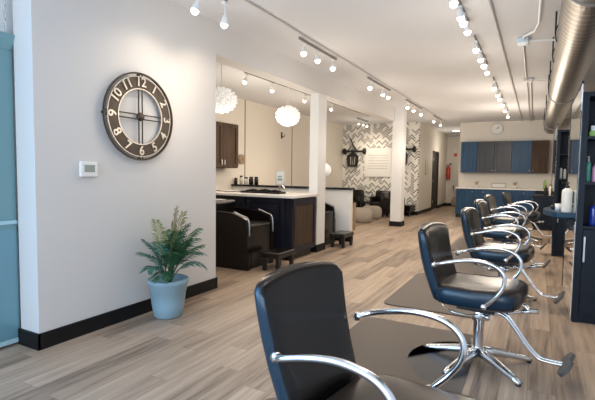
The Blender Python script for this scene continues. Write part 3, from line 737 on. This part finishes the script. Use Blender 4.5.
# plant
t = thing('potted_palm', 'small palm in a pale blue pot on the floor below the clock', 'potted plant', (-2.84, 2.845, 0))
link('pot', lathe(bmesh.new(), [(.04, 0), (.108, 0), (.125, .015), (.142, .12), (.156, .235), (.160, .238), (.168, .30), (.180, .312), (.180, .34), (.166, .345), (.158, .33), (.150, .27)], n=40), POT, t, True)
link('soil', lathe(bmesh.new(), [(.001, .265), (.08, .275), (.150, .27), (.148, .25), (.001, .25)], n=24), SOIL, t)
rg = random.Random(11)
def frond(az, lean, length, mat, z0=.30, curl=1.0):
    """one feather palm leaf: bare stalk below, drooping tip, narrow leaflets"""
    bm = bmesh.new(); ca, sa = math.cos(az), math.sin(az)
    pts = []; n = 14; p = Vector((ca * .02, sa * .02, z0)); ang = lean * .35
    for k in range(n + 1):
        pts.append(p.copy()); u = k / n
        a = lean * .35 + curl * lean * 1.5 * u ** 1.6
        p = p + Vector((ca * math.sin(a), sa * math.sin(a), math.cos(a))) * (length / n)
    tube(bm, pts, [.006, .005, .004, .0025, .0015], n=5)
    m = 26
    for k in range(m):
        u = .36 + .64 * k / m; x = u * n; i = min(n - 1, int(x)); f = x - i; q = pts[i].lerp(pts[i + 1], f); tng = (pts[i + 1] - pts[i]).normalized()
        side = Vector((-sa, ca, 0))
        nrm = side.cross(tng).normalized()
        ll = .120 * (math.sin(PI * min(1, .12 + (u - .36) * 1.28)) ** .6) + .012
        for s in (-1, 1):
            dr = (side * s * .72 + tng * .72 + Vector((0, 0, -.10)) + Vector((rg.uniform(-.1, .1), rg.uniform(-.1, .1), rg.uniform(-.1, .1)))).normalized()
            mid = q + dr * ll * .5; tip = q + dr * ll + Vector((0, 0, -.22 * ll))
            wv = dr.cross(nrm).normalized(); h = .0075
            a_, b_, c_, d_ = (bm.verts.new(q), bm.verts.new(mid + wv * h), bm.verts.new(tip), bm.verts.new(mid - wv * h))
            e_ = bm.verts.new(mid - nrm * .003)
            for tri in ((a_, b_, e_), (b_, c_, e_), (c_, d_, e_), (d_, a_, e_)): bm.faces.new(tri)
    for v in bm.verts:
        if t.location.x + v.co.x < -3.07: v.co.x = -3.07 - t.location.x + .001 * rg.random()
    return link('frond', bm, mat, t)
fr_spec = [(.5, .10, .68, LEAF3), (1.3, .25, .64, LEAF3), (-1.6, .22, .58, LEAF3), (1.1, .60, .56, LEAF), (1.5, .85, .52, LEAF2), (.6, .8, .46, LEAF), (-1.2, .55, .46, LEAF2), (-1.7, .80, .42, LEAF2), (-.7, .75, .42, LEAF), (0, .55, .46, LEAF), (1.3, 1.15, .46, LEAF2), (-1.4, 1.15, .36, LEAF2), (-1.0, 1.35, .32, LEAF), (.9, 1.35, .38, LEAF2), (2.2, .5, .50, LEAF), (-2.3, .5, .44, LEAF2), (1.8, 1.0, .40, LEAF), (.3, .35, .56, LEAF), (-.4, .4, .52, LEAF)]
for az, ln, lg, mt in fr_spec: frond(az, ln, lg, mt)

# teal cabinet / partition at the left edge
t = thing('teal_cabinet', 'tall teal cabinet with cornice and glass panel at the left edge', 'cabinet', (-3.355, .55, 0))
link('carcass', B(0, .030, 0, 1.28, .02, 2.14), TEAL, t)
link('glass_panel', B(.030, .036, .05, 1.28, .06, .86), TEALG, t)
link('rail', B(.030, .044, 0, 1.28, .895, .92), TEALL, t)
link('bottom_rail', B(.030, .042, 0, 1.28, .02, .05), TEALL, t)
bm = bmesh.new(); rings(bm, [[(0, y, 2.13), (.035, y, 2.13), (.075, y + (.03 if y > 1 else 0), 2.235), (0, y + (.03 if y > 1 else 0), 2.235)] for y in (0, 1.27)]); link('cornice', bm, TEAL, t)
bm = bmesh.new()
for k in range(14):
    z = 2.24 + k * .046; c0 = (-3.30, 1.775, z + .02)
    pts = [(c0[0] + (.008 * math.cos(a) if k % 2 else 0), c0[1] + (.008 * math.cos(a) if not k % 2 else 0), c0[2] + .028 * math.sin(a)) for a in [2 * PI * q / 10 for q in range(10)]]
    tube(bm, pts, .003, n=5, closed=True)
tag(link('hanging_chain', bm, BRUSH), 'thin metal chain hanging from the ceiling to the teal cornice', 'chain')

# ---------------------------------------------------------------- annex
t = thing('island', 'dark wooden island with brown side panel beside the first column', 'cabinet', (-3.09, 5.50, 0))
link('carcass', B(-2.2, 0, 0, .78, .10, .915), ESPR, t); link('toe_kick', B(-2.15, -.05, .05, .76, 0, .10), BLACKM, t)
link('side_panel', boxes([(0, .012, .0, .78, .1, .915)]), ESPR, t)
sp_ = link('door', boxes([(.012, .022, .03, .75, .12, .89)]), BROWN, t)
link('door_frame', boxes([(.022, .034, .03, .10, .12, .89), (.022, .034, .68, .75, .12, .89), (.022, .034, .10, .68, .12, .20), (.022, .034, .10, .68, .81, .89)]), ESPR, sp_)
link('hinge', boxes([(.03, .04, .745, .765, .72, .78)]), BRUSH, sp_)
for a in (-2.15, -1.45, -.75): shaker(t, a, a + .66, 0, .12, .90, ESPR, 'front_panel')
tag(link('countertop', B(-5.34, -3.03, 5.44, 6.32, .916, .955, bev=.005), QUARTZ), 'white quartz top resting on the dark island', 'countertop')
# black styling tools tray
t = thing('tool_tray', 'long black tray of styling tools on the island top', 'tray', (-3.74, 5.85, .956))
link('tray', boxes([(-.42, .30, -.10, .10, 0, .012), (-.42, .30, -.10, -.09, 0, .03), (-.42, .30, .09, .10, 0, .03), (-.42, -.41, -.1, .1, 0, .03), (.29, .30, -.1, .1, 0, .03)]), BLACKM, t)
for k, (a, b, z) in enumerate(((-.35, -.12, .03), (-.15, .10, .035), (.02, .26, .028))):
    link('styling_iron', T([(a, -.04 + .03 * k, z), ((a + b) / 2, -.03 + .03 * k, z + .015), (b, -.02 + .02 * k, z)], [.014, .022, .016], n=10, smooth=4), BLACKM, t, True)
tag(link('power_cord', T([(-4.22, 5.85, .968), (-4.5, 5.8, .962), (-4.8, 5.95, .962), (-5.1, 5.9, .962)], .006, n=6, smooth=5), BLACKM), 'black cord trailing left from the tool tray', 'cord')
# ledge items
zc = 1.011
t = thing('picture_frame', 'small standing framed card in grey blue on the half wall ledge', 'frame', (-4.62, 7.75, zc))
link('frame', B(-.11, .11, 0, .02, 0, .31, bev=.003), M('silver_frame', (.55, .57, .58), .4), t); link('card', boxes([(-.085, .085, -.003, 0, .03, .28)]), M('card_white', (.72, .76, .78), .6), t)
link('card_print', boxes([(-.06, .06, -.005, -.003, .10, .15), (-.05, .05, -.005, -.003, .17, .20)]), M('print_blue', (.25, .38, .45), .6), t)
for k, (xx, h, r, m_, lb) in enumerate(((-5.73, .14, .035, BRONZE, 'bronze tub leftmost on the half wall ledge'), (-5.59, .19, .035, CREAM, 'cream bottle standing between tubs on the half wall ledge'), (-5.46, .16, .045, PLAST, 'white jar beside the dark mug on the half wall ledge'), (-5.33, .17, .05, BLACKM, 'dark mug second from the right of the ledge cluster'), (-5.20, .17, .045, BLACKM, 'dark jar rightmost of the ledge cluster'))):
    tt = thing('product_jar', lb, 'jar', (xx, 7.75, zc), 0, 'jars and bottles on the half wall ledge')
    link('jar_body', lathe(bmesh.new(), [(r * .5, 0), (r, 0), (r, h * .7), (r * .8, h * .78), (r * .7, h * .8)], n=16), m_, tt, True)
    link('lid', lathe(bmesh.new(), [(r * .5, h * .8), (r * .85, h * .8), (r * .85, h), (r * .2, h)], n=16), BLACKM if k % 2 == 0 else BRONZE, tt)
# annex wall cabinet
t = thing('wall_cabinet', 'brown wall cabinet with two doors on the annex wall', 'cabinet', (-5.779, 6.42, 1.355))
link('carcass', B(0, .30, 0, 1.03, 0, .895), BROWN, t)
for a, b in ((.01, .51), (.52, 1.02)):
    dme = boxes([(.30, .315, a, b, .01, .885), (.315, .335, a, a + .07, .01, .885), (.315, .335, b - .07, b, .01, .885), (.315, .335, a + .07, b - .07, .01, .08), (.315, .335, a + .07, b - .07, .815, .885)])
    o = link('door', dme, BROWN, t)
    link('handle', B(.335, .352, (b - .045) if a < .5 else a + .035, (b - .03) if a < .5 else a + .05, .06, .16), BRUSH, o)
t = thing('wall_ornament', 'small brown flower ornament beside the annex cabinet', 'ornament', (-5.77, 7.97, 1.56))
bm = bmesh.new()
for k in range(6):
    a = k * PI / 3; bmesh.ops.create_uvsphere(bm, u_segments=8, v_segments=6, radius=.045, matrix=Matrix.Translation((.03, .07 * math.cos(a), .07 * math.sin(a))))
link('petals', bm, DRYP, t, True)
bm = bmesh.new(); bmesh.ops.create_uvsphere(bm, u_segments=10, v_segments=8, radius=.04, matrix=Matrix.Translation((.045, 0, 0))); link('centre', bm, TAN, t, True)
t = thing('wall_hook', 'small dark hook high on the annex wall between the seams', 'hook', (-5.779, 9.75, 2.22))
link('plate', B(0, .012, -.03, .03, -.08, .08), BLACKM, t); link('hook_arm', T([(.012, 0, -.02), (.07, 0, -.04), (.09, 0, .02)], .010, n=8, smooth=4), BLACKM, t)
t = thing('wall_hook', 'small dark hook at the right end of the annex wall near the column', 'hook', (-5.779, 11.6, 1.85))
link('plate', B(0, .012, -.03, .03, -.06, .06), BLACKM, t); link('hook_arm', T([(.012, 0, -.02), (.07, 0, -.04), (.09, 0, .02)], .010, n=8, smooth=4), BLACKM, t)
# lit lamp beyond the column
t = thing('table_lamp', 'white glowing lamp shade seen just right of the first column', 'lamp', (-3.62, 7.75, zc))
link('lamp_base', lathe(bmesh.new(), [(.02, 0), (.05, 0), (.05, .015), (.008, .02), (.008, .2)], n=16), PLAST, t)
bm = bmesh.new(); bmesh.ops.create_uvsphere(bm, u_segments=18, v_segments=12, radius=.13, matrix=Matrix.Translation((0, 0, .33))); link('lamp_shade', bm, SHADE, t, True)

# shampoo chairs
def shampoo(loc, lab, lab2):
    t = thing('shampoo_chair', lab, 'shampoo chair', loc, 0, 'black shampoo chairs in the annex')
    for s, y0 in ((-1, 0), (1, .58)):
        bm = bmesh.new()
        pr = [(-.62, 0), (.12, 0), (.12, .55), (.10, .66), (.0, .70), (-.12, .74), (-.62, .77)]
        lo = [bm.verts.new((p[0], y0, p[1])) for p in pr]; hi = [bm.verts.new((p[0], y0 + .08, p[1])) for p in pr]; n = len(pr)
        for i in range(n): bm.faces.new((lo[i], lo[(i + 1) % n], hi[(i + 1) % n], hi[i]))
        bm.faces.new(hi); bm.faces.new(lo[::-1]); sp2 = link('side_panel', bm, VINYL, t)
        link('trim', T([(.125, y0 + .04, .45), (.125, y0 + .04, .56), (.10, y0 + .04, .675), (.0, y0 + .04, .715), (-.12, y0 + .04, .755)], .010, n=8, smooth=4), BRUSH, sp2, True)
    link('seat', B(-.5, .115, .08, .58, .0, .60, bev=.03, seg=3), VINYL, t)
    bm = bmesh.new(); box(bm, -.62, -.48, .08, .58, .3, .88, bev=.04, seg=3); link('backrest', bm, VINYL, t)
    link('bowl', lathe(bmesh.new(), [(.05, .72), (.14, .76), (.2, .84), (.21, .88), (.19, .88), (.13, .80), (.04, .77)], (-.72, .33, 0), 24), M('grey_bowl', (.55, .54, .52), .25), t, True)
    link('faucet', T([(-.9, .33, .85), (-.9, .33, 1.0), (-.85, .33, 1.04), (-.78, .33, .98)], .012, n=8, smooth=4), CHROME, t, True)
    link('pedestal', B(-.95, -.62, .14, .52, 0, .74, bev=.02), VINYL, t)
    f = thing('footstool', lab2, 'footstool', (loc[0] + .24, loc[1] + .12, 0), 0, 'black footstools in front of shampoo chairs')
    link('cushion', B(0, .28, 0, .46, .17, .25, bev=.02, seg=3), VINYL, f)
    for x in (.02, .22):
        for y in (.03, .39): link('leg', B(x, x + .045, y, y + .045, 0, .17), BLACKM, f)
shampoo((-3.38, 4.66, 0), 'black shampoo chair beside the clock wall edge', 'low black footstool in front of the nearer shampoo chair')
shampoo((-3.36, 6.80, 0), 'black shampoo chair half hidden behind the first column', 'low black footstool right of the first column')

# wall weights / lantern rods on the patterned wall
def rod(x0, x1, z, lab, hang, full=True):
    t = thing('wall_rod', lab, 'wall rod', (x0, 13.72, z), 0, 'black rods on the patterned wall')
    bm = bmesh.new(); tube(bm, [(0, 0, 0), (x1 - x0, 0, 0)], .028, n=10)
    link('rod', bm, BLACKM, t)
    for x in (0, x1 - x0):
        link('end_cap', lathe(bmesh.new(), [(.02, -.05), (.09, -.04), (.10, 0), (.09, .04), (.02, .05)], (x, 0, 0), 18, 'x'), BLACKM, t)
        link('wall_bracket', B(x - .02, x + .02, 0, .079, -.02, .02), BLACKM, t)
    hx = hang - x0
    tt = thing('hanging_lantern', lab.replace('rod', 'lantern hung from the rod') , 'lantern', (hang, 13.62, z - .52), 0, 'black lanterns on the patterned wall')
    bm = bmesh.new(); lathe(bm, [(.10, .0), (.16, .02), (.17, .06), (.15, .06), (.10, .03)], n=16); lathe(bm, [(.03, .50), (.12, .42), (.20, .36), (.20, .34), (.12, .36), (.03, .4)], n=16)
    link('lantern_cap', bm, BLACKM, tt)
    for k in range(8):
        a = k * PI / 4; link('bar', T([(.16 * math.cos(a), .0 + .07 * math.sin(a), .04), (.19 * math.cos(a), .07 * math.sin(a), .35)], .018, n=6), BLACKM, tt)
    bm = bmesh.new(); tube(bm, [(-.17, 0, .52), (0, 0, .74), (.17, 0, .52)], .014, n=6); tube(bm, [(-.10, 0, .95), (.12, 0, .5)], .018, n=6); tube(bm, [(0, 0, .48), (0, 0, .74)], .012, n=6)
    link('rope', bm, BLACKM, tt)
rod(-5.68, -4.98, 2.0, 'black rod with round ends at the left of the patterned wall', -5.35)
rod(-3.95, -3.36, 2.04, 'black rod with round ends at the right of the patterned wall', -3.74)
t = thing('wall_sign', 'white panel with thin grey lines of writing on the patterned wall', 'sign', (-4.99, 13.79, 1.17))
link('board', B(0, .90, -.03, 0, 0, .92, bev=.004), PLAST, t)
bm = bmesh.new(); rg2 = random.Random(4)
for k in range(6):
    x = .12 + rg2.random() * .06
    while x < .78:
        l_ = .03 + rg2.random() * .07; box(bm, x, min(x + l_, .80), -.033, -.03, .26 + k * .085, .275 + k * .085); x += l_ + .02
link('lettering', bm, GREYW, t)

# lounge furniture
def armchair(loc, rz, lab, w_=.62, back=.74):
    t = thing('lounge_chair', lab, 'armchair', loc, rz, 'black lounge chairs by the patterned wall')
    link('seat', B(-w_ / 2 + .08, w_ / 2 - .08, -.32, .22, .14, .40, bev=.03, seg=3), VINYL, t)
    bm = bmesh.new(); rs = []
    for z, f in ((.14, 1), (.5, 1), (back - .06, .96), (back, .86)): rs.append([(a * f, .24 + b, z) for a, b in sell(w_ / 2, .06, 24, 4)])
    link('backrest', rings(bm, rs), VINYL, t, True)
    for s in (-1, 1):
        link('armrest', B(s * w_ / 2 - .04 * (1 + s), s * w_ / 2 + .04 * (1 - s), -.30, .25, .14, .56, bev=.02), VINYL, t)
        for y in (-.27, .22): link('leg', B(s * (w_ / 2 - .05) - .02, s * (w_ / 2 - .05) + .02, y - .02, y + .02, 0, .14), BLACKM, t)
armchair((-5.22, 13.35, 0), 0, 'black lounge chair left of the small display table')
armchair((-4.22, 13.35, 0), 0, 'black lounge chair left of the free-standing column')
armchair((-3.72, 12.75, 0), R(90), 'black lounge chair turned sideways right of the free-standing column', .56, .72)
tag(link('low_bench', boxes([(-3.66, -3.30, 13.15, 13.78, .12, .33), (-3.64, -3.6, 13.18, 13.22, 0, .12), (-3.36, -3.32, 13.18, 13.22, 0, .12), (-3.64, -3.6, 13.7, 13.74, 0, .12), (-3.36, -3.32, 13.7, 13.74, 0, .12)]), VINYL), 'low black bench in the corner of the patterned wall', 'bench')
t = thing('display_table', 'low black table with small stand between the lounge chairs', 'table', (-4.72, 13.4, 0))
link('table_top', B(-.19, .19, -.2, .2, .33, .37), BLACKM, t)
for x in (-.17, .13):
    for y in (-.18, .14): link('leg', B(x, x + .04, y, y + .04, 0, .33), BLACKM, t)
t = thing('magazine_stand', 'small wire stand on the low table between lounge chairs', 'stand', (-4.72, 13.4, .371))
link('wire_frame', boxes([(-.15, .15, -.01, .01, .30, .32), (-.15, -.13, -.01, .01, 0, .32), (.13, .15, -.01, .01, 0, .32), (-.15, .15, -.01, .01, .14, .16), (-.15, .15, -.06, .06, 0, .012)]), BLACKM, t)
def pouf(loc, r, h, lab):
    t = thing('pouf', lab, 'pouf', loc, 0, 'beige knitted poufs')
    link('cushion', lathe(bmesh.new(), [(.02, 0), (r * .8, .0), (r * .97, h * .2), (r, h * .5), (r * .95, h * .8), (r * .7, h * .97), (.02, h)], n=28), POUF, t, True)
pouf((-4.02, 10.95, 0), .29, .38, 'large beige pouf nearest the white half wall')
pouf((-4.10, 12.0, 0), .29, .36, 'beige pouf behind the larger one, nearer the column')
tag(link('wooden_post', B(-3.60, -3.55, 9.25, 9.30, 0, .62), TAN), 'slim tan wooden post standing right of the half wall', 'post')
